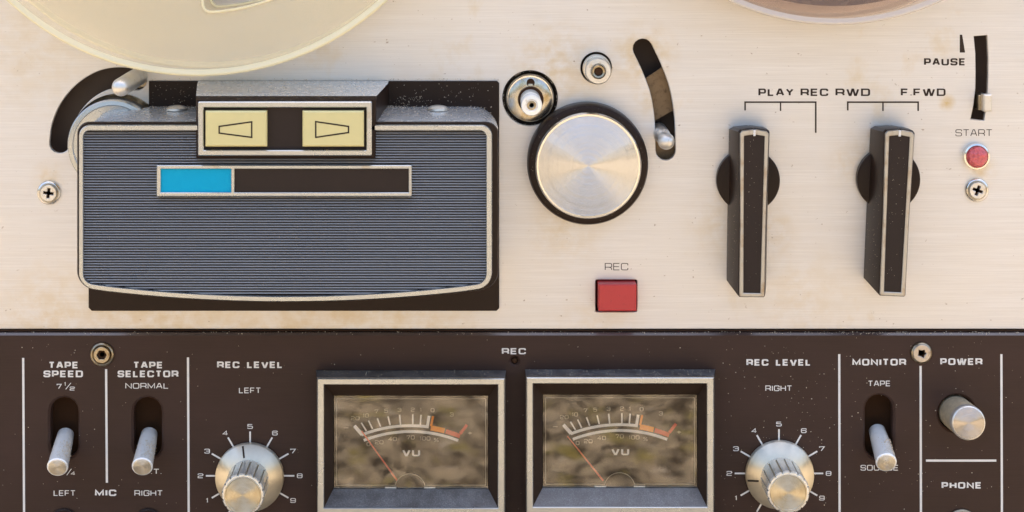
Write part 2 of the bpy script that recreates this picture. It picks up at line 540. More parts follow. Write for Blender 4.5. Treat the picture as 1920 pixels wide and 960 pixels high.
# ------------------------------------------------------------------ lettering: an extended square-ish alphabet drawn as strokes
R_ = 0.26
GL = {
 'A': (1.3, [[(0, 0), (.40, 1), (.60, 1), (1, 0)], [(.17, .33), (.83, .33)]]),
 'C': (1.25, [[(1, .70), (1, 1, R_), (0, 1, R_), (0, 0, R_), (1, 0, R_), (1, .30)]]),
 'D': (1.25, [[(0, 0), (0, 1), (1, 1, R_), (1, 0, R_), 'close']]),
 'E': (1.12, [[(1, 1), (0, 1), (0, 0), (1, 0)], [(0, .5), (.92, .5)]]),
 'F': (1.08, [[(1, 1), (0, 1), (0, 0)], [(0, .47), (.9, .47)]]),
 'G': (1.28, [[(1, .74), (1, 1, R_), (0, 1, R_), (0, 0, R_), (1, 0, R_), (1, .5), (.56, .5)]]),
 'H': (1.25, [[(0, 0), (0, 1)], [(1, 0), (1, 1)], [(0, .5), (1, .5)]]),
 'I': (0.3, [[(.5, 0), (.5, 1)]]),
 'L': (1.02, [[(0, 1), (0, 0), (1, 0)]]),
 'M': (1.5, [[(0, 0), (0, 1), (.5, .12), (1, 1), (1, 0)]]),
 'N': (1.3, [[(0, 0), (0, 1), (1, 0), (1, 1)]]),
 'O': (1.32, [[(0, 0, R_), (0, 1, R_), (1, 1, R_), (1, 0, R_), 'close']]),
 'P': (1.18, [[(0, 0), (0, 1), (1, 1, R_), (1, .40, R_ * .8), (0, .40)]]),
 'R': (1.25, [[(0, 0), (0, 1), (1, 1, R_), (1, .42, R_ * .8), (0, .42)], [(.62, .42), (.97, .30, .15), (1, 0)]]),
 'S': (1.22, [[(1, .74), (1, 1, R_), (0, 1, R_), (0, .52, R_ * .7), (1, .48, R_ * .7), (1, 0, R_), (0, 0, R_), (0, .26)]]),
 'T': (1.18, [[(0, 1), (1, 1)], [(.5, 1), (.5, 0)]]),
 'U': (1.28, [[(0, 1), (0, 0, R_), (1, 0, R_), (1, 1)]]),
 'V': (1.3, [[(0, 1), (.42, 0), (.58, 0), (1, 1)]]),
 'W': (1.75, [[(0, 1), (.20, 0), (.30, 0), (.46, 1), (.54, 1), (.70, 0), (.80, 0), (1, 1)]]),
 'Y': (1.2, [[(0, 1), (.5, .45), (1, 1)], [(.5, .45), (.5, 0)]]),
 '0': (1.25, [[(0, 0, R_), (0, 1, R_), (1, 1, R_), (1, 0, R_), 'close']]),
 '1': (0.55, [[(.0, .78), (.7, 1), (.7, 0)]]),
 '2': (1.2, [[(0, .74), (0, 1, R_), (1, 1, R_), (1, .54, R_), (0, .42, R_ * .8), (0, 0), (1, 0)]]),
 '3': (1.15, [[(0, .76), (0, 1, R_), (1, 1, R_), (1, 0, R_), (0, 0, R_), (0, .24)], [(.25, .52), (1, .52)]]),
 '4': (1.25, [[(.72, 0), (.72, 1), (0, .28), (1, .28)]]),
 '5': (1.2, [[(.95, 1), (.05, 1), (0, .58), (1, .58, R_), (1, 0, R_), (0, 0, R_), (0, .2)]]),
 '6': (1.2, [[(1, .78), (1, 1, R_), (0, 1, R_), (0, 0, R_), (1, 0, R_), (1, .56, R_), (0, .56)]]),
 '7': (1.15, [[(0, .78), (0, 1), (1, 1), (.35, 0)]]),
 '8': (1.2, [[(0, 0, R_), (0, 1, R_), (1, 1, R_), (1, 0, R_), 'close'], [(0, .53), (1, .53)]]),
 '9': (1.2, [[(0, .22), (0, 0, R_), (1, 0, R_), (1, 1, R_), (0, 1, R_), (0, .44, R_), (1, .44)]]),
 '.': (0.22, [[(.5, 0), (.5, .1)]]),
 '/': (0.75, [[(0, 0), (1, 1)]]),
 '-': (0.8, [[(0, .5), (1, .5)]]),
 '+': (0.8, [[(0, .5), (1, .5)], [(.5, .1), (.5, .9)]]),
 '%': (1.3, [[(.1, 0), (.9, 1)], [(0, .62, .1), (0, 1, .1), (.32, 1, .1), (.32, .62, .1), 'close'], [(.68, 0, .1), (.68, .38, .1), (1, .38, .1), (1, 0, .1), 'close']]),
}

def rounded(pts, closed):
    n = len(pts)
    out = []
    for i, p in enumerate(pts):
        r = p[2] if len(p) > 2 else 0
        if r == 0 or (not closed and i in (0, n - 1)):
            out.append(Vector(p[:2])); continue
        a, b, c = Vector(pts[i - 1][:2]), Vector(p[:2]), Vector(pts[(i + 1) % n][:2])
        ra = min(r, (a - b).length * 0.5); rc = min(r, (c - b).length * 0.5)
        s, e = b + (a - b).normalized() * ra, b + (c - b).normalized() * rc
        for k in range(6):
            t = k / 5
            out.append((1 - t) ** 2 * s + 2 * t * (1 - t) * b + t * t * e)
    return out

def text(mb, s, cx, cy, width, cap, t, h):
    """word centred on (cx, cy), fitted to a width; stroke thickness t in panel units"""
    gap = 0.17 + 0.25 * t / cap
    pos, x = [], 0.0
    for ch in s:
        w = 1.15 if ch == ' ' else GL[ch][0]
        pos.append((ch, x, w)); x += w + (gap if ch != ' ' else 0)
    total = x - gap
    sx = width / total if width else cap
    for i, (ch, x0, w) in enumerate(pos):
        if ch == ' ': continue
        X0, Wd = cx - total * sx / 2 + x0 * sx, w * sx
        for j, st in enumerate(GL[ch][1]):
            closed = st[-1] == 'close'
            pts = rounded([p for p in st if p != 'close'], closed)
            k = 0.74 if t / cap > .2 else 0.85          # level strokes are thinner than upright ones
            th = t * k
            q = [(X0 + t / 2 + p.x * max(0.01, Wd - t), (cy + cap / 2 - th / 2 - p.y * (cap - th)) / k) for p in pts]
            n0 = len(mb.v)
            mb.ribbon(q, t, h + 0.05 * j, closed)
            mb.v[n0:] = [(p[0], p[1] * k, p[2]) for p in mb.v[n0:]]
    return mb

def words(h, items):
    """items: (string, photo x, photo y, width, cap, thickness)"""
    mb = MB(); f = F(h)
    for s, x, y, w, cap, t in items:
        X, Y = U(x, y, h)
        text(mb, s, X, Y, w * f if w else None, cap * f, t * f, h)
    return mb

# ================================================================== SETTING
GY = 1330.0
from mathutils import noise as mn
def graded(a, b, step, lo, hi):
    """even steps between a and b, then ever wider ones out to lo and hi"""
    v = [a + step * k for k in range(int((b - a) / step) + 1)]
    d = step
    while v[-1] < hi: d *= 1.3; v.append(v[-1] + d)
    d = step
    while v[0] > lo: d *= 1.3; v.insert(0, v[0] - d)
    return v
gx = graded(-500, 2420, 20, -80000, 82000)
gh = graded(500, 2900, 16, -20000, 90000)
gm = MB()
def lump(x, h):
    fade = min(1, max(0, (h - 120) / 500)) * min(1, max(0, (6000 - h) / 3000)) * min(1, max(0, (4500 - abs(x - 960)) / 2500))
    v = mn.noise(Vector((x / 75, h / 75, 0))) * 26 + mn.noise(Vector((x / 33, h / 33, 5))) * 14 + abs(mn.noise(Vector((x / 150, h / 150, 9)))) * 40
    return v * fade
gm.add([(x, GY - lump(x, h), h) for x in gx for h in gh],
       [(i * len(gh) + j, i * len(gh) + j + 1, (i + 1) * len(gh) + j + 1, (i + 1) * len(gh) + j) for i in range(len(gx) - 1) for j in range(len(gh) - 1)])
ground = build('ground', gm, 'ground', smooth=60)
ground['kind'] = 'structure'

# ================================================================== TAPE RECORDER
rec = empty('tape_recorder', W(960, GY - 0.5, -60))
rec['label'] = 'reel to reel tape recorder with pale brushed metal plate above dark brown control panel'
rec['category'] = 'tape recorder'

PH = 15.0      # the control panel stands this far proud of the face plate

build('cabinet', MB().box(-75, -1060, 1995, GY - 2, -950, -70, 6), 'wood', rec)

# ---- openings
slot_left = slot([U(*p) for p in [(112, 268), (117, 235), (133, 200), (160, 170), (193, 151), (226, 146), (256, 150)]], 39)
slot_arc = slot([U(*p) for p in [(1205, 91), (1222, 127), (1238, 172), (1246, 223), (1248, 282)]], 37)
slot_pause = [U(*p) for p in [(1826, 68), (1829, 100), (1829.5, 135), (1829, 167), (1826, 195), (1820, 223), (1845, 226), (1850, 195), (1852, 167), (1853, 135), (1853, 110), (1851, 66)]]
hole_capstan = circle(994, 184, 52)
hole_post = circle(1118, 127, 29.5)
hole_rec = rrect(1116.5, 524.5, 1194.5, 585, 3, 3)
hole_start = circle(1829, 292, 24)
face = MB().plate(rrect(-70, -1050, 1990, 617, 4, 3), [slot_left, slot_arc, slot_pause, hole_capstan, hole_post, hole_rec, hole_start], -9, 0, 1.1)
build('face_plate', face, 'plate', rec, smooth=30)

# ---- printed writing of the face plate
def printed(name, label, mb, mat='ink'):
    return build(name, mb, mat, rec, label, smooth=0)
H0 = 0.35
bold = 3.8
printed('lettering', 'dark PLAY lettering', words(H0, [('PLAY', 1455, 173, 66, 14, bold)]))
printed('lettering', 'dark REC lettering beside PLAY', words(H0, [('REC', 1527, 173, 52, 14, bold)]))
printed('lettering', 'dark RWD lettering', words(H0, [('RWD', 1599, 173, 65, 14, bold)]))
printed('lettering', 'dark F.FWD lettering', words(H0, [('F.FWD', 1731, 173, 84, 14, bold)]))
printed('lettering', 'dark PAUSE lettering', words(H0, [('PAUSE', 1771.5, 116, 78, 13.5, bold)]))
printed('lettering', 'thin START lettering', words(H0, [('START', 1826, 249, 69, 13, 1.5)]))
printed('lettering', 'thin REC lettering above the red square button', words(H0, [('REC', 1156, 500, 44, 13.5, 1.5)]))

def bracket(xs, ends, label):
    mb = MB()
    y = 191.5
    mb.ribbon([U(xs[0], ends[0]), U(xs[0], y), U(xs[2], y), U(xs[2], ends[2])], 3, H0)
    mb.ribbon([U(xs[1], y), U(xs[1], ends[1])], 2.6, H0 + 0.05)
    printed('scale_bracket', label, mb)
bracket((1397, 1463.5, 1529.5), (207, 208, 249), 'dark three-way bracket with one long leg')
bracket((1589.5, 1655.5, 1721.5), (207, 208, 208), 'dark three-way bracket with short legs')
printed('pause_mark', 'small dark wedge above PAUSE', MB().tess([[U(*p) for p in [(1799.5, 65), (1804, 65), (1809.5, 98.5), (1799.5, 98.5)]]], H0))

# ================================================================== helpers for small fittings
def screw(x, y, h, r, kind, label, tilt=0.3):
    """cup washer and recessed screw head at true position"""
    root = empty('screw', W(x, y, h), rec, label)
    build('cup_washer', MB().lathe(x, y, [(r, h + .2), (r, h + 2.5), (r * .94, h + 5), (r * .84, h + 6.2), (r * .74, h + 4.5), (r * .66, h + 2.2)]), 'chrome' if kind == 'cross' else 'brass', root)
    R = r * (.82 if kind == 'worn' else .68)
    if kind == 'cross':
        a, b = R * .17, R * .62
        base = [(-a, -b), (a, -b), (a, -a), (b, -a), (b, a), (a, a), (a, b), (-a, b), (-a, a), (-b, a), (-b, -a), (-a, -a)]
        c, s = math.cos(tilt), math.sin(tilt)
        hole = [(x + p * c - q * s, y + p * s + q * c) for p, q in base]
        mb = MB().plate(circle(x, y, R, 40), [hole], h + 1, h + 8.5, .8)
    else:
        mb = MB().plate(circle(x, y, R, 40), [[(x + R * q * math.cos(a), y + R * q * math.sin(a)) for a, q in ((0, .5), (.6, .38), (1.2, .56), (1.9, .36), (2.6, .5), (3.3, .4), (4.0, .54), (4.6, .34), (5.4, .52), (5.9, .36))] if kind == 'worn' else circle(x, y, R * .60, 6)], h + 1, h + 8.0, .9)
    build('screw_head', mb, {'cross': 'steel', 'worn': 'worn_head', 'hex': 'brass'}[kind], root)
    build('recess', MB().lathe(x, y, [(R * .8, h + 1.2), (R * .7, h + 3.2), (R * .3, h + 2.2)], 24), 'void', root)
    return root

screw(*U(92.5, 361), 0, 22.5, 'cross', 'cross-head screw left of the ridged head cover', 0.12)
screw(*U(1831, 356), 0, 22.5, 'cross', 'cross-head screw under the round red start button', 0.35)
screw(*U(192, 664, PH), PH, 22.5, 'hex', 'brass-coloured socket screw between TAPE SPEED and TAPE SELECTOR')
screw(*U(1727, 661, PH), PH, 20, 'worn', 'worn screw between MONITOR and POWER', 0.7)

# ================================================================== guide pins, capstan, posts
def tension_pin():
    x, y = 260, 143
    root = empty('guide_pin', W(x, y, 0), rec, 'long round-tipped metal pin in the curved slot under the cream reel')
    build('pin_shaft', MB().rod((x, y, -60), (x, y, 190), [(0, 17), (120, 17), (122, 15.6), (130, 15.6), (132, 17), (232, 16.5), (240, 14.5), (246, 11), (249, 6), (250, 1)]), 'steel', root)
    build('pin_foot', MB().rod((x + 6, y + 4, -62), (x + 6, y + 4, -10), [(0, 22), (48, 21), (52, 17)]), 'brass', root)
tension_pin()

def small_pin():
    x, y = U(1243, 256, 30)
    root = empty('guide_pin', W(x, y, 0), rec, 'short ball-ended pin at the lower end of the curved brown slot')
    build('pin_shaft', MB().rod((x, y, -50), (x, y, 150), [(0, 15), (75, 15), (80, 13), (84, 9.5), (120, 9.5), (120.5, 9)]), 'steel', root)
    build('pin_ball', MB().rod((x, y, 66), (x, y, 120), [(0, 9)] + [(6 + 17 - 17 * math.cos(a * math.pi / 12), max(1, 15.5 * math.sin(a * math.pi / 12))) for a in range(3, 13)]), 'steel', root)
small_pin()
build('slider_strip', MB().prism([U(*p, -30) for p in [(1190, 160), (1262, 112), (1275, 200), (1218, 232)]], -34, -30, .5), 'brown_metal', rec, 'worn brown metal strip inside the curved slot')
build('slider_strip', MB().prism([U(*p, -34) for p in [(1222, 300), (1280, 300), (1280, 275), (1222, 262)]], -40, -35, .5), 'brown_metal', rec, 'brown metal strip at the foot of the curved slot')

def guide_post():
    x, y = U(1118, 127)
    root = empty('guide_post', W(x, y, -20), rec, 'small stepped chrome post with a hollow brass centre')
    build('post_sleeve', MB().lathe(x, y, [(26, -30), (26, 26), (24.5, 29), (20, 29.5)]), 'chrome', root)
    build('post_flange', MB().lathe(x, y, [(20, 28), (22, 42), (24.5, 44), (24.5, 58), (22.5, 61), (14.5, 61.5), (13.5, 58)]), 'steel', root)
    rim = MB()
    prof = [(12.8, 57), (12.8, 66), (11.2, 68), (8.2, 67), (7.2, 62), (6.8, 50)]
    rim.lathe(x, y, prof, 40)
    build('post_bushing', rim, 'brass', root)
    build('post_bore', MB().lathe(x, y, [(7.6, 50), (6.6, 65.5), (3, 64.5)], 24), 'void', root)
guide_post()

def capstan():
    x, y = U(994, 184)
    root = empty('capstan', W(x, y, -20), rec, 'round tarnished capstan plate with a pale hollow shaft')
    plate = MB().plate(circle(x, y, 45, 64), [circle(x + 1, y - 29, 7.5, 24)], -18, -2, 3)
    build('capstan_plate', plate, 'chrome', root)
    build('plate_dome', MB().lathe(x, y + 2, [(43, -3.4), (40, -.8), (34, 1.0), (26, 1.8)]), 'cap_metal', root)
    build('shaft_collar', MB().lathe(x + 1, y + 2, [(24, -2), (24, 10), (22, 12), (20, 12)]), 'void', root)
    build('capstan_shaft', MB().lathe(x, y + 1, [(19, 0), (19, 60), (17.5, 62), (17.5, 78), (19.5, 80), (19.5, 96), (18, 99), (11.5, 99.6), (9.5, 97.5)]), 'toggle', root)
    build('shaft_bore', MB().lathe(x, y + 1, [(9.6, 90), (8.5, 98.4), (5.5, 98.6), (4, 97.5)], 28), 'brass', root)
    build('plate_hole', MB().lathe(x + 1, y - 29, [(8.5, -16), (7.6, 1.9), (5, 1.5)], 24), 'void', root)
capstan()

# guide roller half hidden behind the head cover
def roller():
    x, y = 222, 263
    root = empty('guide_roller', W(x, y, 0), rec, 'pale round roller half hidden behind the ridged head cover')
    build('roller_base', MB().lathe(x, y, [(88, .2), (88, 10), (86, 13), (82, 30)], 96), 'brass', root)
    build('roller_body', MB().lathe(x + 1, y, [(80, 13), (83, 20), (83, 44), (81, 46)], 96), 'black', root)
    build('roller_face', MB().lathe(x + 1, y, [(83, 44.5), (83.5, 58), (81, 61), (74, 62), (72, 60)], 96), 'trim', root)
roller()

# ================================================================== large round knob
def round_knob():
    x, y = U(1100, 302)
    root = empty('round_knob', W(x, y, 0), rec, 'large round black-rimmed knob with spun metal face')
    build('knob_skirt', MB().lathe(x, y, [(108, .3), (112, 3), (112.5, 26), (112, 38), (109.5, 44), (106, 46), (101, 46.5)], 128), 'black', root)
    build('knob_rim', MB().lathe(x, y, [(99.5, 44), (99.5, 49), (98, 55), (95.5, 58.5), (92.2, 58.2), (91.5, 56.5)], 128), 'chrome', root)
    build('knob_face', MB().lathe(x, y, [(92.4, 52), (92.4, 57.3), (91, 57.8)], 128), 'spun', root)
round_knob()

# ================================================================== levers
def lever(cx, cy, top, bot, ang, label, hz):
    """cx, cy pivot; top/bot distance of the ends from the pivot; ang lean in degrees"""
    root = empty('selector_lever', W(cx, cy, 0), rec, label)
    build('pivot_disc', MB().lathe(cx, cy, [(57, .3), (59, 2), (59, 15), (57.5, 17), (56, 17.4)], 96), 'black', root)
    ca, sa = math.cos(math.radians(ang)), math.sin(math.radians(ang))
    def T(pts): return [(cx + u * ca - v * sa, cy + u * sa + v * ca) for u, v in pts]
    def sec(wt, wb, t, b, notch, c):
        # outline of one level: top a little pointed, corners cut
        return T([(-wt + c, -t), (-3.2, -t - 3), (0, -t - 3 + notch), (3.2, -t - 3), (wt - c, -t), (wt, -t + 5), (wb + .5, b * .3), (wb, b - 2), (wb - 2, b), (-wb + 2, b), (-wb, b - 2), (-wb - .5, b * .3), (-wt, -t + 5)])
    body = MB()
    body.loft([(sec(36, 36, top - 2, bot - 12, 0.5, 8), 4), (sec(35, 34, top, bot - 10, 0.5, 7), 30), (sec(29, 25.5, top + 3, bot - 1, 1, 4), hz - 4), (sec(27.5, 24, top + 2, bot, 1, 4), hz)])
    build('lever_body', body, 'black', root, smooth=20)
    oo = sec(26.6, 23, top + 1, bot - 1, 3, 4)
    ii = T([(-18.8, -top + 8.5), (-3, -top + 6), (0, -top + 6), (3, -top + 6), (18.8, -top + 8.5), (18.8, -top + 12), (17.2, bot * .3), (15.6, bot - 9), (15.2, bot - 8), (-15.2, bot - 8), (-15.6, bot - 9), (-17.2, bot * .3), (-18.8, -top + 12)])
    rim = MB()
    o2 = offset_poly(oo, -1.2); i2 = offset_poly(ii, 1.0)
    rim.walls(oo, hz - 3, oo, hz + 3); rim.walls(oo, hz + 3, o2, hz + 4.5); rim.walls(o2, hz + 4.5, i2, hz + 4.5); rim.walls(i2, hz + 4.5, ii, hz + 3.5); rim.walls(ii, hz + 3.5, ii, hz - 1)
    build('lever_trim', rim, 'lever_trim', root, smooth=25)
    build('notch_highlight', MB().prism(T([(-2, -top - 3), (2, -top - 3), (2, -top + 8), (-2, -top + 8)]), hz - 2, hz + 5.2, .3), 'white', root)  # white bar stands in for the highlight on the notch
    build('lever_inlay', MB().prism(offset_poly(ii, .4), hz - 2, hz + 1.6, .4), 'black_label', root)
lever(*U(1401, 336), 101, 203, .9, 'black lever with pale trim under PLAY and REC', 78)
lever(*U(1663, 334), 99, 202, 2.6, 'leaning black lever with pale trim under RWD and F.FWD', 84)

# ================================================================== buttons
def record_button():
    x0, y0 = U(1122.5, 533.5, 30); x1, y1 = U(1193.5, 583.5, 30)
    root = empty('record_button', W((x0 + x1) / 2, (y0 + y1) / 2, 0), rec, 'red square push button under REC')
    build('button_cap', MB().box(x0, y0, x1, y1, -40, 30, 2.0), 'red', root)
record_button()

def start_button():
    x, y = U(1829, 292)
    root = empty('start_button', W(x, y, 0), rec, 'round red button in a metal ring under START')
    ring = MB()
    ring.lathe(x, y, [(25.5, .3), (25.5, 6), (24, 11), (21, 12), (19.5, 10)], 64)
    build('button_ring', ring, 'chrome', root)
    build('button_lens', MB().lathe(x, y, [(19.6, 6), (19.4, 12), (18, 16), (14, 19), (8, 20.5), (1, 21)], 64), 'lens', root)
start_button()

def pause_lever():
    root = empty('pause_slider', W(*U(1845, 188), 0), rec, 'small square metal slider in the pause slot')
    x0, y0 = U(1834, 178, 10); x1, y1 = U(1852, 206, 10)
    build('slider_stem', MB().box(x0, y0, x1, y1, -50, 14, 1.5), 'brass', root)
    x0, y0 = U(1850, 177, 30); x1, y1 = U(1860, 209, 30)
    build('slider_tab', MB().box(x0 - 6, y0, x1, y1, 12, 32, 2.5), 'steel', root)
pause_lever()

# ================================================================== HEAD COVER
def head_cover():
    root = empty('head_cover', W(550, 380, 0), rec, 'black ridged head cover with pale trim and two yellow buttons')
    K = 198.0
    base = [(279, 152), (932, 152), (936, 156), (936, 578), (931, 583), (172, 583), (166, 577), (166, 400), (279, 300)]
    build('base_plate', MB().plate([U(*p, 6) for p in base], [], .3, 6.5, 1.2), 'black', root)

    def outline(h, left, right, top, cor, mid, rt, rb):
        """front outline given in photo measurements at height h, arc along the bottom"""
        pts = []
        def arc(cx, cy, r, a0, a1, n=8):
            for k in range(n + 1):
                a = math.radians(a0 + (a1 - a0) * k / n)
                pts.append((cx + r * math.cos(a), cy + r * math.sin(a)))
        arc(left + rt, top + rt, rt, 180, 270)
        arc(right - rt, top + rt, rt, 270, 360)
        arc(right - rb, cor - rb, rb, 0, 78)
        n = 24
        xa, xb = right - rb * .75, left + rb * .75
        for k in range(1, n):
            x = xa + (xb - xa) * k / n
            u = (x - (left + right) / 2) / ((xa - xb) / 2)
            pts.append((x, mid - (mid - cor) * u * u))
        arc(left + rb, cor - rb, rb, 102, 180)
        return [U(*p, h) for p in pts]

    o_back = [(x, y) for x, y in outline(0, 190, 934, 199, 503, 522, 46, 36)]
    o_midd = [(x, y) for x, y in outline(0, 188, 933.5, 198, 503, 522, 40, 36)]
    # true-size outlines of the front edge
    o_fr0 = outline(K - 10, 146, 935, 231, 544, 567, 28, 36)
    o_fr1 = outline(K, 143, 935, 229, 545, 568, 24, 36)
    shell = MB()
    shell.loft([(o_back, 5.5), (o_midd, 60), (outline(K - 60, 162, 935, 221, 540, 560, 36, 36), K - 60), (o_fr0, K - 12)])
    rim = MB().loft([(offset_poly(o_fr0, -3), K - 14), (o_fr0, K - 11.8), (o_fr1, K - 7), (offset_poly(o_fr1, -2), K - 3)])
    build('cover_rim', rim, 'black', root, smooth=40)
    build('cover_shell', shell, 'shell', root, smooth=50)

    t_out = outline(K, 149, 923, 234, 542, 564.5, 20, 32)
    t_in = outline(K, 157.5, 911.5, 244, 532, 554.5, 12, 21)
    trim = MB()
    a, b = offset_poly(t_out, -1.5), offset_poly(t_in, 1.2)
    trim.walls(t_out, K - 5, t_out, K + 4); trim.walls(t_out, K + 4, a, K + 6); trim.walls(a, K + 6, b, K + 6); trim.walls(b, K + 6, t_in, K + 4.5); trim.walls(t_in, K + 4.5, t_in, K - 5)
    build('cover_trim', trim, 'trim', root, smooth=40)

    # ridges: one long saw-tooth bar after another, each as wide as the outline at its height
    rd = MB()
    poly = offset_poly(t_in, 1.5)
    def span(y):
        xs = []
        for i in range(len(poly)):
            (xa, ya), (xb, yb) = poly[i - 1], poly[i]
            if (ya - y) * (yb - y) <= 0 and ya != yb:
                xs.append(xa + (xb - xa) * (y - ya) / (yb - ya))
        return (min(xs), max(xs)) if len(xs) > 1 else None
    ys = [p[1] for p in poly]
    pitch = 5.0 * F(K)
    y = min(ys) + .5
    while y + pitch < max(ys) - 0.5:
        s = span(y + pitch * .5)
        if s:
            z0 = K - 3.5
            prof = [(y, z0), (y + .05 * pitch, z0 + .9), (y + .36 * pitch, z0 + 3.0), (y + .46 * pitch, z0 + 3.3), (y + .86 * pitch, z0 + 3.0), (y + .97 * pitch, z0)]
            n = len(prof)
            vs = [(s[0], q[0], q[1]) for q in prof] + [(s[1], q[0], q[1]) for q in prof]
            rd.add(vs, [(i, i + 1, n + i + 1, n + i) for i in range(n - 1)])
            rd.add([(s[0], y - .02, z0 + .02), (s[0], y + pitch, z0 + .02), (s[1], y + pitch, z0 + .02), (s[1], y - .02, z0 + .02)], [(0, 1, 2, 3)])
        y += pitch
    rp = build('ridged_plate', rd, 'ridge', root, smooth=0)
    rp.data.materials.append(M['ridge_sheen'])
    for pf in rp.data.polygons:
        if pf.normal.z > .45 and pf.normal.y < -.1: pf.material_index = 1  # bevels that look up get the painted sky sheen

    # hood over the buttons
    def quad(pts, h): return [U(*p, h) for p in pts]
    hb = [(372, 152), (729, 152), (729, 300), (372, 300)]
    hm = [(370, 157), (727, 157), (722, 300), (370, 300)]
    hf = [(367.5, 186), (706, 186), (704, 296), (368, 296)]
    hood = MB()
    hood.loft([(quad(hb, 6), 6), (quad(hm, 26), 26), (quad([(367.5, 180), (706, 180), (704, 296), (368, 296)], K - 6), K - 6), (quad(hf, K + 3), K + 3), (offset_poly(quad(hf, K + 6), -2), K + 6)])
    hd = build('button_hood', hood, 'black', root, smooth=20)
    hd.data.materials.append(M['shell'])
    for pf in hd.data.polygons:
        if pf.normal.z > .7 and pf.area > 2e-4: pf.material_index = 1  # only the top face gets the painted sheen
    Z = K + 6.3
    fr = MB()
    out = rrect(*U(371.5, 190.5, Z + 10), *U(697, 291.5, Z + 10), 2, 3); inn = rrect(*U(382, 201.5, Z + 10), *U(687, 281.5, Z + 10), 1, 3)
    fr.plate(out, [inn], Z - 3, Z + 12, 1.4)
    build('button_bezel', fr, 'trim', root)
    build('button_well', MB().box(*U(381, 200, Z), *U(688, 283, Z), Z - 3, Z + .4), 'black_label', root)
    for x0, x1, tri in ((385, 500, [(411, 237), (411, 249.5), (472, 257.5), (472, 228.5)]), (567, 682, [(653.5, 237), (653.5, 248.5), (592, 257.5), (592, 228)])):
        bt = empty('direction_button', W(*U((x0 + x1) / 2, 242, Z), Z), root)
        build('button_key', MB().box(*U(x0, 208, Z + 15), *U(x1, 275, Z + 15), Z, Z + 15, 2.6), 'yellow', bt)
        build('arrow_mark', MB().ribbon([U(*p, Z + 15) for p in tri], 2.6, Z + 15.4, True), 'ink', bt)
    for b, lab in zip([o for o in root.children if o.name.startswith('direction_button')], ('yellow button marked with a left arrow', 'yellow button marked with a right arrow')):
        b['label'] = lab

    # indicator window
    Z = K + 1
    out = rrect(*U(294.5, 309, Z), *U(772, 367, Z), 1.5, 3); ia = rrect(*U(302, 316, Z), *U(434, 360, Z), .6, 2); ib = rrect(*U(440, 316, Z), *U(766.5, 360, Z), .6, 2)
    build('window_frame', MB().plate(out, [ia, ib], Z - 6, Z + 6, 1.2), 'trim', root)
    build('blue_panel', MB().box(*U(301, 315, Z), *U(435, 361, Z), Z - 4, Z + 1.5), 'blue', root)
    build('black_panel', MB().box(*U(439, 315, Z), *U(767.5, 361, Z), Z - 4, Z + 1.4), 'black_label', root)
    # domed screws on the ledge
    for sx, h in ((331, 62), (821, 62)):
        x, _ = U(sx, 0, h)
        build('ledge_screw', MB().rod((x, 215, h), (x, 188, h), [(0, 15), (15, 15), (17, 20), (21, 19.5), (24, 14), (25.5, 7), (26, 1)], 36), 'steel', root)
head_cover()

# ================================================================== CONTROL PANEL
slots = [slot([U(x, 772 + d, PH), U(x, 835, PH)], 53 * F(PH)) for x, d in ((120, 0), (276.5, 0), (1648.5, -5))]
hole_power = circle(*U(1794, 775, PH), 34)
hole_lamp = circle(*U(965, 677, PH), 6.5, 24)
jacks = [U(120, 982, PH), U(278, 982, PH), U(1803, 983, PH)]
pan = rrect(-70, *U(0, 625, PH)[1:], 1990, GY - 2, 4, 3)
cp = MB()
holes = slots + [hole_power, hole_lamp]
cp.plate(pan, holes, -20, PH - 3, 0)
cp = MB().plate(pan, holes, -9, PH, 4.0)
cpo = build('control_panel', cp, 'panel', rec, smooth=30)
cpo.data.materials.append(M['edge'])
for pf in cpo.data.polygons:
    if pf.normal.z > .4 and pf.area > 1e-5: pf.material_index = 1
build('gap_shade_strip', MB().box(-70, 618.5, 1990, 620.6, -9, 2.2, .5), 'void', rec)  # dark strip painted in for the shade in the gap between the panels
build('signal_lamp', MB().lathe(*U(965, 677, PH), [(6, 2), (5.5, 10), (4, 12.5), (1, 13.2)], 24), 'void', rec, 'small unlit lamp under the centre REC lettering')

def panel_words(label, items):
    return build('lettering', words(PH + .35, items), 'white', rec, label, smooth=0)
tb, tl = 3.6, 1.7
panel_words('bold TAPE SPEED lettering', [('TAPE', 119, 684.5, 56, 12.5, tb), ('SPEED', 118.5, 701, 74, 12.5, tb)])
panel_words('thin 7 and a half lettering', [('7', 111, 724.5, 9.5, 9.5, tl), ('1', 122, 720, 3.2, 7, 1.4), ('/', 128, 724, 11, 13, 1.3), ('2', 135.5, 728.5, 9.5, 7, 1.4)])
panel_words('bold TAPE SELECTOR lettering', [('TAPE', 277.5, 684.5, 56, 12.5, tb), ('SELECTOR', 277.5, 701, 114, 12.5, tb)])
panel_words('thin NORMAL lettering', [('NORMAL', 275.5, 723.5, 81, 10.5, tl)])
panel_words('thin 3 and three quarters lettering half hidden by the lever', [('3', 109, 885, 10, 10, tl), ('3', 121, 881.5, 8, 7, 1.4), ('/', 129.5, 885, 10, 13, 1.3), ('4', 137, 887.5, 8.5, 7, 1.4)])
panel_words('thin letters half hidden by the lever', [('.T.', 293, 884, 20, 10, tl)])
panel_words('thin LEFT lettering beside MIC', [('LEFT', 121, 924.5, 41, 10.5, tl)])
panel_words('bold MIC lettering', [('MIC', 198, 924, 40, 12, tb)])
panel_words('thin RIGHT lettering beside MIC', [('RIGHT', 278.5, 924.5, 53, 10.5, tl)])
panel_words('bold REC LEVEL lettering above LEFT', [('REC LEVEL', 468.5, 684, 123, 12.2, tb)])
panel_words('thin LEFT lettering under REC LEVEL', [('LEFT', 468.5, 732, 41, 10.5, tl)])
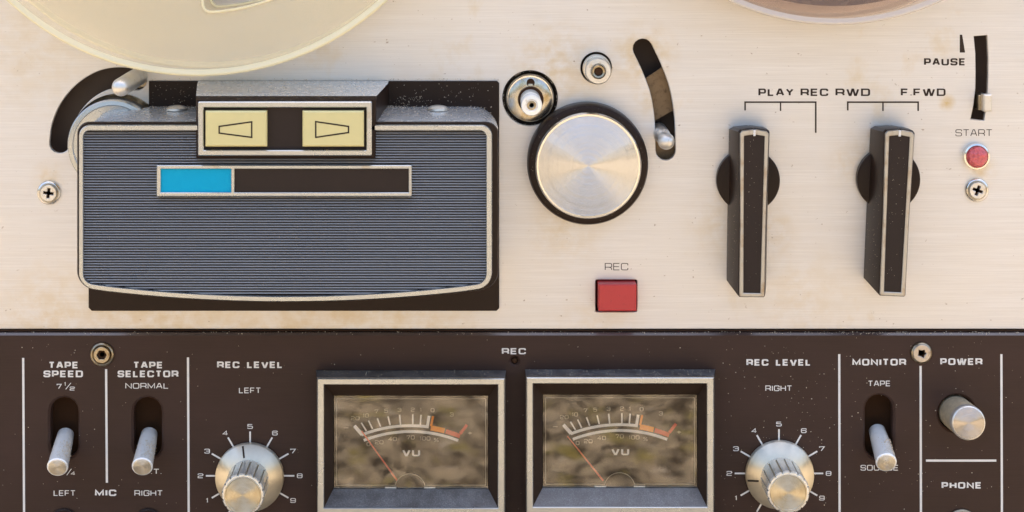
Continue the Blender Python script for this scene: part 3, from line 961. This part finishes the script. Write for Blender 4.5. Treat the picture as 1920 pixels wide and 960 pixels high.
panel_words('bold REC lettering at the panel centre', [('REC', 963.5, 658.5, 45, 11.5, 3.2)])
panel_words('bold REC LEVEL lettering above RIGHT', [('REC LEVEL', 1460, 679.5, 121, 12.2, tb)])
panel_words('thin RIGHT lettering under REC LEVEL', [('RIGHT', 1460, 728, 50, 10.5, tl)])
panel_words('bold MONITOR lettering', [('MONITOR', 1648.5, 679, 101, 12.5, tb)])
panel_words('thin TAPE lettering under MONITOR', [('TAPE', 1648.5, 719, 42, 10.5, tl)])
panel_words('thin SOURCE lettering half hidden by the lever', [('SOURCE', 1649, 877, 71, 10.5, tl)])
panel_words('bold POWER lettering', [('POWER', 1802.5, 678, 79, 12.5, tb)])
panel_words('bold PHONE lettering', [('PHONE', 1803, 910, 75, 12, tb)])

def rule(label, x0, y0, x1, y1, t=4.2):
    build('divider_line', MB().ribbon([U(x0, y0, PH), U(x1, y1, PH)], t * F(PH), PH + .35), 'white', rec, label, smooth=0)
rule('upright white line left of TAPE SPEED', 43.5, 671, 46, 1100)
rule('upright white line under the brass-coloured screw', 199, 692, 200.5, 905)
rule('upright white line left of REC LEVEL LEFT', 352.5, 670, 354.5, 1100)
rule('upright white line left of MONITOR', 1573.5, 664, 1574.5, 1100)
rule('upright white line under the worn screw', 1726, 686, 1727, 1100)
rule('upright white line at the far right', 1877.5, 664, 1879, 1100)
rule('level white line above PHONE', 1736, 863.5, 1868, 863.5)

# ---- toggle levers
def toggle(bx, by, tx, ty, label):
    """base centre (photo, at the panel) and tip centre (photo, at its height)"""
    HT = 78.0
    p0 = Vector((*U(bx, by, PH - 20), PH - 20.0)); p1 = Vector((*U(tx, ty, HT), HT))
    d = (p1 - p0).normalized()
    a = p0 - d * 8
    Lg = (p1 - a).length
    root = empty('toggle_lever', W(*U(bx, by, PH), PH), rec, label)
    build('lever_rod', MB().rod(a, p1, [(0, 15.5), (20, 16.5), (Lg - 6, 19), (Lg - 2.5, 19.4), (Lg - .5, 18.2), (Lg, 16.8)], 40), 'toggle', root)
    build('rod_end', MB().rod(p1 - d * 2, p1 + d * .35, [(0, 16.6), (2.1, 16.6), (2.35, 15.8)], 40), 'spun_end', root)
toggle(122, 820, 107.5, 877, 'bright round lever under TAPE SPEED')
toggle(279, 819, 266.5, 876, 'dusty round lever under NORMAL')
toggle(1646, 813, 1662, 868, 'bright round lever between TAPE and SOURCE')
# dark boxes behind the slots
for sx in (120, 276.5, 1648.5):
    x, y = U(sx, 800, PH)
    build('switch_well', MB().box(x - 34, y - 70, x + 34, y + 74, -40, -36), 'void', rec)

# ---- power button
def power():
    x, y = U(1794, 775, PH)
    root = empty('power_button', W(x, y, PH), rec, 'round metal push button under POWER')
    Hh = PH + 80
    x1, y1 = U(1816.5, 793.5, Hh)
    d = Vector((x1 - x, y1 - y, Hh - PH)).normalized()
    p0 = Vector((x, y, PH)) - d * 40
    L = (Vector((x1, y1, Hh)) - p0).length
    build('button_body', MB().rod(p0, (x1, y1, Hh), [(0, 31), (L - 14, 31.3)], 64), 'dusty_gold', root)
    build('button_rim', MB().rod(p0 + d * (L - 14), (x1, y1, Hh), [(0, 31.4), (9, 31.5), (12.5, 30.6), (14, 28.8)], 64), 'steel', root)
    build('button_face', MB().rod(Vector((x1, y1, Hh)) - d * 1, Vector((x1, y1, Hh)) + d * .4, [(0, 28.7), (1, 28.7), (1.4, 28)], 64), 'spun_dim', root)
power()

# ---- jacks along the lower edge
for (x, y), nm, lab in zip(jacks, ('microphone_jack', 'microphone_jack', 'phone_jack'), ('socket under LEFT', 'socket under RIGHT', 'socket under PHONE')):
    root = empty(nm, W(x, y, PH), rec, lab)
    ring = MB()
    ring.lathe(x, y, [(29, PH + .3), (29, PH + 4), (26, PH + 6.5), (21, PH + 5), (18, PH + 1)], 48)
    build('jack_ring', ring, 'brass' if nm == 'phone_jack' else 'black', root)
    build('jack_bore', MB().lathe(x, y, [(20, PH + .5), (18.4, PH + 3.6), (8, PH + 3)], 32), 'void', root)

# ---- level knobs
def level_knob(cx, cy, ptr, label, label_marks):
    x, y = U(cx, cy, PH)
    # printed scale
    mb = MB(); f = F(PH)
    for i, nmb in enumerate(('0', '1', '2', '3', '4', '5', '6', '7', '8', '9')):
        a = math.radians(240 - 30 * i)
        c, s = math.cos(a), -math.sin(a)
        mb.ribbon([(x + c * 56 * f, y + s * 56 * f), (x + c * 83 * f, y + s * 83 * f)], 3.1, PH + .35)
        if nmb != '0':
            text(mb, nmb, x + c * 93 * f, y + s * 92.5 * f, (4.6 if nmb == '1' else 10.5) * f, 8.8 * f, 1.8, PH + .35)
    build('level_scale', mb, 'white', rec, label_marks, smooth=0)
    root = empty('level_knob', W(x, y, PH), rec, label)
    sk = MB()
    sk.lathe(x, y, [(61, PH + 2), (63.6, PH + 4), (63.6, PH + 12), (62, PH + 15), (46, PH + 24), (37, PH + 29)], 96)
    build('knob_skirt', sk, 'cone', root)
    a = math.radians(ptr)
    c, s = math.cos(a), -math.sin(a)
    pm = MB()
    def rp(r, w, dz): return (x + c * r - s * w, y + s * r + c * w, dz)
    def zz(r): return PH + 15.9 + (62 - r) / 16 * 9
    rr = (61.5, 56, 51, 46.5, 42)
    for ra, rb_ in zip(rr, rr[1:]):
        za, zb = zz(ra), zz(rb_) - (0.8 if rb_ < 46 else 0)
        pm.add([rp(ra, -1.7, za), rp(ra, 1.7, za), rp(rb_, 1.7, zb), rp(rb_, -1.7, zb)], [(0, 1, 2, 3)])
    build('pointer_mark', pm, 'ink', root, smooth=0)
    NF = 16
    def flute(deep):
        pts = []
        for k in range(NF):
            a0 = 2 * math.pi * (k + ptr / 22.5) / NF
            w = 2 * math.pi / NF
            for t, dr in ((0.0, 0), (.2, 0), (.4, 0), (.6, 0), (.78, 0), (.79, -deep), (.98, -deep), (.99, 0)):
                q = a0 + w * t
                pts.append((q, dr))
        return pts
    def ringp(r, deep):
        return [(x + (r + dr) * math.cos(q), y + (r + dr) * math.sin(q)) for q, dr in flute(deep)]
    cap = MB()
    cap.loft([(ringp(38.5, 3.2), PH + 25), (ringp(38, 3.4), PH + 98), (ringp(38.8, 3.4), PH + 99.5), (ringp(38.8, 3.0), PH + 104), (ringp(37, 1.2), PH + 107), (ringp(34.5, 0), PH + 107.6)])
    build('knob_cap', cap, 'cap', root, smooth=25)
    gv = MB()
    gv.lathe(x, y, [(35.6, PH + 26), (35.4, PH + 98)], 64)
    build('knob_core', gv, 'groove', root)
    ed = MB()
    ed.lathe(x, y, [(33.6, PH + 104), (33.6, PH + 107.8), (32.6, PH + 109.2), (31.2, PH + 109.2), (30.4, PH + 108.2)], 64)
    build('knob_end', ed, 'spun_warm', root)
level_knob(469, 892, 101, 'fluted metal level knob under LEFT', 'white numbered scale under LEFT')
level_knob(1460.5, 887.5, 188, 'fluted metal level knob under RIGHT', 'white numbered scale under RIGHT')

# ---- VU meters
def vu_meter(dx, dy, label, nd):
    HT, HG, HD = 70.0, 38.0, 25.0
    root = empty('vu_meter', W(*U(770 + dx, 830 + dy, PH), PH), rec, label)
    def Q(x, y, h): return U(x + dx, y + dy, h)
    def rect(x0, y0, x1, y1, h): return [Q(x0, y0, h), Q(x1, y0, h), Q(x1, y1, h), Q(x0, y1, h)]
    back = rect(592.5, 694.5, 949, 985, PH)
    front = rect(595.5, 709.5, 946, 972, HT)
    t_in = rect(607.5, 721, 933.5, 952, HT)
    win = rect(626, 742, 915, 915.5, HG)
    hood = MB()
    hood.walls(back, PH + .3, offset_poly(front, 1.4), HT - 5); hood.walls(offset_poly(front, 1.4), HT - 5, offset_poly(front, 1.4), HT - 2); hood.walls(offset_poly(front, 1.4), HT - 2, offset_poly(front, -2), HT - 1.5)
    build('meter_hood', hood, 'hood', root, smooth=15)
    fun = MB()
    fun.walls(offset_poly(t_in, 2), HT - 1.8, t_in, HT - 2); fun.walls(t_in, HT - 2, offset_poly(win, 1), HG + 2); fun.walls(offset_poly(win, 1), HG + 2, win, HG - 16)
    # the wall around the window: top and sides are matt, the sill catches dust
    wl = build('meter_well', fun, 'matte', root, smooth=0)
    wl.data.materials.append(M['hood'])
    for pf in wl.data.polygons:
        if pf.normal.z > .5 and pf.area > 1e-4: pf.material_index = 1
    tr = MB()
    o2, i2 = offset_poly(front, -1.3), offset_poly(t_in, 1.3)
    tr.walls(front, HT - 3, front, HT + 1); tr.walls(front, HT + 1, o2, HT + 2.4); tr.walls(o2, HT + 2.4, i2, HT + 2.4); tr.walls(i2, HT + 2.4, t_in, HT + 1); tr.walls(t_in, HT + 1, t_in, HT - 4)
    build('meter_trim', tr, 'trim', root, smooth=25)
    build('meter_dial', MB().prism(offset_poly(rect(626, 742, 915, 915.5, HD), 3), HD - 3, HD), 'dial', root)
    # printed scales
    cx, cy = 770, 1051
    def A(r, a): return (cx + r * math.sin(math.radians(a)), cy - r * math.cos(math.radians(a)))
    def rb(mb, pts, t, h=HD + .35): mb.ribbon([Q(*p, HD) for p in pts], t, h)
    mk = MB()
    rb(mk, [(664.5, 798)] + [A(253, -20.8 + k * (27.9) / 24) for k in range(25)] + [(804.5, 779.5)], 5.3)
    rb(mk, [(665, 799), (679, 815)], 6.5, HD + .4)
    rb(mk, [A(242, -21.3 + k * 42.9 / 30) for k in range(31)], 5.2)
    for (xa, ya, xb, yb) in ((687, 808, 677.5, 792.5), (698.5, 804, 691, 788.5), (713.5, 800, 707.5, 784), (731.5, 797, 727.5, 780.5), (751, 796, 749.3, 777.5), (774, 796, 774, 776.5), (788, 796, 789.5, 777.5)):
        rb(mk, [(xa, ya), (xb, yb)], 2.8, HD + .45)
    t_ = lambda s, x, y, w, c, t: text(mk, s, *Q(x, y, HD), w, c, t, HD + .35)
    t_('VU', 771, 849, 33, 12.5, 3.8)
    build('scale_marks', mk, 'meter_white', root, smooth=0)
    nb = MB()
    t_ = lambda s, x, y, w, c, t=1.25: text(nb, s, *Q(x, y, HD), w, c, t, HD + .35)
    for s, x, y, w in (('20', 666, 784, 16), ('10', 686, 779, 11), ('7', 706, 771.5, 7), ('5', 724, 770, 7), ('3', 749, 768.5, 7), ('2', 774, 768, 7), ('1', 789, 768, 3), ('0', 811, 769, 7), ('3', 847, 777, 7),
                       ('0', 691, 832.5, 7), ('20', 711, 829, 16), ('40', 736, 823, 16), ('70', 770, 820, 15), ('100', 797, 822, 20), ('%', 818, 825, 9), ('-', 649, 802, 10), ('+', 881, 812, 9)):
        t_(s, x, y, w, 7.4)
    build('scale_numbers', nb, 'faint', root, smooth=0)
    og = MB(); rb(og, [(812, 780), (808.3, 799)], 4.2, HD + .4); rb(og, [A(251.5, 8.6), A(251.5, 10.2), A(251.5, 11.8), A(251.5, 14.6)], 9.5)
    build('orange_mark', og, 'orange', root, smooth=0)
    rdm = MB(); rb(rdm, [A(251, 15.2), A(251, 17.5), A(251, 19.5), A(251, 21.6)], 8.2); rb(rdm, [(863, 813), (875.5, 796.5)], 5.5, HD + .4)
    build('red_mark', rdm, 'redink', root, smooth=0)
    # needle
    hn = HD + 6
    n0 = Vector((*Q(*nd[0], hn), hn)); n1 = Vector((*Q(*nd[1], hn), hn))
    build('needle', MB().rod(n0, n1, [(0, 1.1), ((n1 - n0).length, 1.9)], 8), 'needle', root)
    # pivot cover
    px, py = Q(769, 914, HD)
    half = [(px + 28 * math.cos(math.pi * k / 24), py - 28 * math.sin(math.pi * k / 24)) for k in range(25)]
    build('pivot_cover', MB().prism(half, HD + .5, HD + 9, 1.5), 'dial', root)
    arc = MB().ribbon([(px + 28.5 * math.cos(math.pi * k / 24), py - 28.5 * math.sin(math.pi * k / 24)) for k in (range(25))], 1.4, HD + 9.3)
    build('pivot_edge', arc, 'faint', root, smooth=0)
    feet = MB()
    for fx in (733, 806):
        x0, y0 = Q(fx - 11, 909, HD); x1, y1 = Q(fx + 11, 914, HD)
        feet.box(x0, y0, x1, y1, HD + 1, HD + 11, .8)
    build('pivot_bracket', feet, 'steel', root)
    # inner step and window pane
    st = MB()
    i_ = rect(631.5, 748, 910, 909.5, HG - 6)
    st.walls(offset_poly(i_, .9), HG - 5, i_, HG - 5); st.walls(i_, HG - 5, i_, HG - 9)
    build('pane_edge', st, 'faint', root, smooth=0)
    build('window_pane', MB().prism(offset_poly(win, -.3), HG - 3, HG), 'glass', root, smooth=0)
M['hood_in'] = dusty('dusty_meter_well', (0.026, 0.019, 0.016), 0.25, 0.7, film=0.2, dust=(0.44, 0.44, 0.44), lo=0.47, hi=0.74, amount=0.8, scale=2600.0)
vu_meter(0, 0, 'VU meter under the LEFT side of the centre REC lamp', ((678, 808), (747, 904)))
vu_meter(392, -2, 'VU meter right of the centre REC lamp', ((672, 820), (739, 903)))

# ================================================================== REELS
def reel(name, label, img, h_front, h_rear, r_img, mat, r_hub, tape_r, spokes):
    x, y = U(*img, h_front)
    R = r_img * F(h_front)
    root = empty(name, W(x, y, h_rear - 20))
    root['label'] = label; root['category'] = 'tape reel'
    root['group'] = 'tape reels'
    def flange(h, R, nm):
        holes = []
        for k in range(3):
            a0 = math.radians(spokes + 120 * k)
            pts = []
            for r, s0, s1 in ((R * .765, -.30, .30), (R * .36, .24, -.24)):
                for j in range(9):
                    a = a0 + s0 + (s1 - s0) * j / 8
                    pts.append((x + r * math.cos(a), y + r * math.sin(a)))
            hole_ = [(p[0], p[1], 16) if q in (0, 8, 9, 17) else p for q, p in enumerate(pts)]
            holes.append([(v.x, v.y) for v in rounded(hole_, True)])
        mb = MB().plate(circle(x, y, R - 4, 160), holes, h - 5, h, 1.6)
        fl = build(nm, mb, mat, root, smooth=40)
        # rolled rim
        n = 160
        prof = [(R - 6, h - 7), (R - 1.5, h - 8), (R, h - 5.5), (R, h + .5), (R - 1.8, h + 3), (R - 5, h + 3.4), (R - 8, h + .8), (R - 12, h + .3)]
        rim = MB()
        rows = [[(x + r * math.cos(2 * math.pi * k / n), y + r * math.sin(2 * math.pi * k / n), z) for k in range(n)] for r, z in prof]
        for i in range(len(rows)):
            A_, B_ = rows[i], rows[(i + 1) % len(rows)]
            rim.add(A_ + B_, [(k, (k + 1) % n, n + (k + 1) % n, n + k) for k in range(n)])
        build('flange_rim', rim, mat + '_rim', fl, smooth=60)
        # raised edge round each opening
        for hl in holes:
            ed = MB(); o_ = offset_poly(hl, 5)
            ed.walls(o_, h + .2, offset_poly(o_, -1), h + 3); ed.walls(offset_poly(o_, -1), h + 3, offset_poly(hl, .6), h + 3); ed.walls(offset_poly(hl, .6), h + 3, offset_poly(hl, .5), h - 6)
            build('opening_edge', ed, mat + '_rim', fl, smooth=30)
    flange(h_front, R, 'front_flange')
    flange(h_rear, R * .995, 'rear_flange')
    build('hub', MB().lathe(x, y, [(r_hub, h_rear), (r_hub, h_front - 6)], 96), mat + '_rim', root)
    build('spindle', MB().lathe(x, y, [(24, -12), (24, h_front + 20), (20, h_front + 24)], 48), 'steel', root)
    if tape_r:
        build('tape_pack', MB().lathe(x, y, [(tape_r, h_rear + 8), (tape_r, h_front - 12)], 160), 'tape', root)
M['reel_cream_rim'] = reel_mat('yellowed_reel_rim', (0.95, 0.90, 0.70), (0.96, 0.89, 0.62), 0.72, 0.06)
M['reel_smoke_rim'] = reel_mat('smoky_reel_rim', (0.95, 0.92, 0.88), (0.80, 0.75, 0.68), 0.5, 0.1)
reel('tape_reel', 'empty yellowed cream plastic tape reel above the ridged head cover', (370, -377), 165, 62, 520, 'reel_cream', 150, 0, 71)
reel('tape_reel', 'smoky clear tape reel wound with brown tape at the upper right', (1566, -419), 157, 60, 466, 'reel_smoke', 160, 412, 150)

# ================================================================== DUST
dm = MB()
def fleck(x, y, h, r):
    n = random.choice((3, 4, 5))
    a0 = random.random() * 6.3
    st = random.uniform(.5, 1.0)
    rot = random.random() * 3.1
    pts = []
    for k in range(n):
        a = a0 + 6.283 * k / n
        u, v = r * math.cos(a) * random.uniform(.7, 1.2), r * st * math.sin(a)
        pts.append((x + u * math.cos(rot) - v * math.sin(rot), y + u * math.sin(rot) + v * math.cos(rot), h + .1))
    dm.add(pts + [(x, y, h + r * .8)], [(k, (k + 1) % n, n) for k in range(n)] + [tuple(range(n))])
for _ in range(520):      # control panel
    x, y = random.uniform(0, 1920), random.uniform(632, 962)
    if random.random() < .55: x = random.gauss(1500, 190)
    if 590 < x < 950 and y > 690 or 985 < x < 1345 and y > 688: continue
    X, Y = U(x, y, PH)
    if any(math.hypot(X - c[0], Y - c[1]) < 66 for c in (U(469, 892, PH), U(1460, 888, PH))): continue
    if any(abs(x - q) < 29 and 742 < y < 864 for q in (120, 276.5, 1648.5)): continue
    if math.hypot(x - 1794, y - 775) < 38: continue
    fleck(X, Y, PH + .3, random.choice((.5, .6, .7, .8, 1.0, 1.3)))
for _ in range(420):      # ledge along the top of the control panel
    x = random.choice((random.uniform(0, 1920), random.gauss(1650, 220)))
    fleck(x, 621 + random.uniform(-1.5, 2.5), PH - 1 + random.uniform(-8, .5), random.uniform(.5, 1.3))
for dx, dy in ((0, 0), (392, -2)):      # meter tops
    for _ in range(170):
        u = random.random()
        h = PH + 2 + u * 46
        x, y = random.uniform(600, 940) + dx, 0
        yb = U(0, 694.5 + dy, PH)[1]; yf = U(0, 709.5 + dy, 70)[1]
        t = (h - PH) / 50
        fleck(U(x, 0, h)[0], yb + (yf - 1.4 - yb) * t - .6, h, random.uniform(.5, 1.2))
for _ in range(150):      # black base plate of the head cover
    x, y = random.choice(((random.uniform(740, 930), random.uniform(156, 192)), (random.uniform(285, 365), random.uniform(158, 195)), (random.gauss(770, 20), random.uniform(180, 196))))
    fleck(*U(x, y, 6.5), 6.6, random.uniform(.4, 1.1))
for _ in range(90):       # along the edge of the head cover's cut-out
    fleck(*U(random.uniform(285, 935), 150 + random.uniform(-3, 1)), .1, random.uniform(.5, 1.2))
for _ in range(70):       # round the capstan and record button
    a = random.random() * 6.28
    fleck(*U(994 + 50 * math.cos(a), 184 + 50 * math.sin(a)), -3, random.uniform(.5, 1.3))
for _ in range(40):
    fleck(random.uniform(1122, 1192), 529.5, random.uniform(0, 14), random.uniform(.6, 1.3))
for _ in range(260):      # ledge of the head cover, thickest beside the hood
    x = random.choice((random.gauss(735, 22), random.uniform(712, 925), random.uniform(200, 365)))
    if not (190 < x < 366 or 712 < x < 925): continue
    h = random.uniform(8, 150) if random.random() < .6 else random.uniform(6, 40)
    fleck(x, 197.0, h, random.uniform(.6, 1.4))
for (cx, cy), ang, hz in ((U(1401, 336), .9, 78), (U(1663, 334), 2.6, 84)):       # dust on the levers
    ca, sa = math.cos(math.radians(ang)), math.sin(math.radians(ang))
    for _ in range(150):
        h = random.uniform(8, hz - 6); v = random.uniform(-88, 175)
        u = -(36.4 - 9.5 * (h - 4) / (hz - 4)) - .6 if random.random() < .75 else random.uniform(-14, 14)
        if u > -20: h = hz + 1.6; 
        fleck(cx + u * ca - v * sa, cy + u * sa + v * ca, h, random.uniform(.3, .75))
kx, ky = U(1100, 302)
for _ in range(60):       # and on the rim of the round knob
    a = random.random() * 6.28; r = random.uniform(99, 106)
    fleck(kx + r * math.cos(a), ky + r * math.sin(a), 46.2, random.uniform(.3, .7))
for bx, by, tx, ty in ((122, 820, 107.5, 877), (279, 819, 266.5, 876), (1646, 813, 1662, 868)):   # lint on the toggle levers
    a_ = Vector((*U(bx, by, PH - 20), PH - 20.0)); b_ = Vector((*U(tx, ty, 78), 78.0))
    for _ in range(170):
        q = a_.lerp(b_, random.uniform(.3, .82)); w = random.gauss(.75, .4)
        fleck(q.x + 18.6 * math.sin(w), q.y - 15 * math.cos(w), q.z + 13.5 * math.cos(w), random.uniform(.5, 1.2))
dust = build('dust', dm, 'dust', None, smooth=0)
dust['kind'] = 'stuff'
dust['label'] = 'pale dust specks scattered over the dark panel and ledges'
dust['category'] = 'dust'
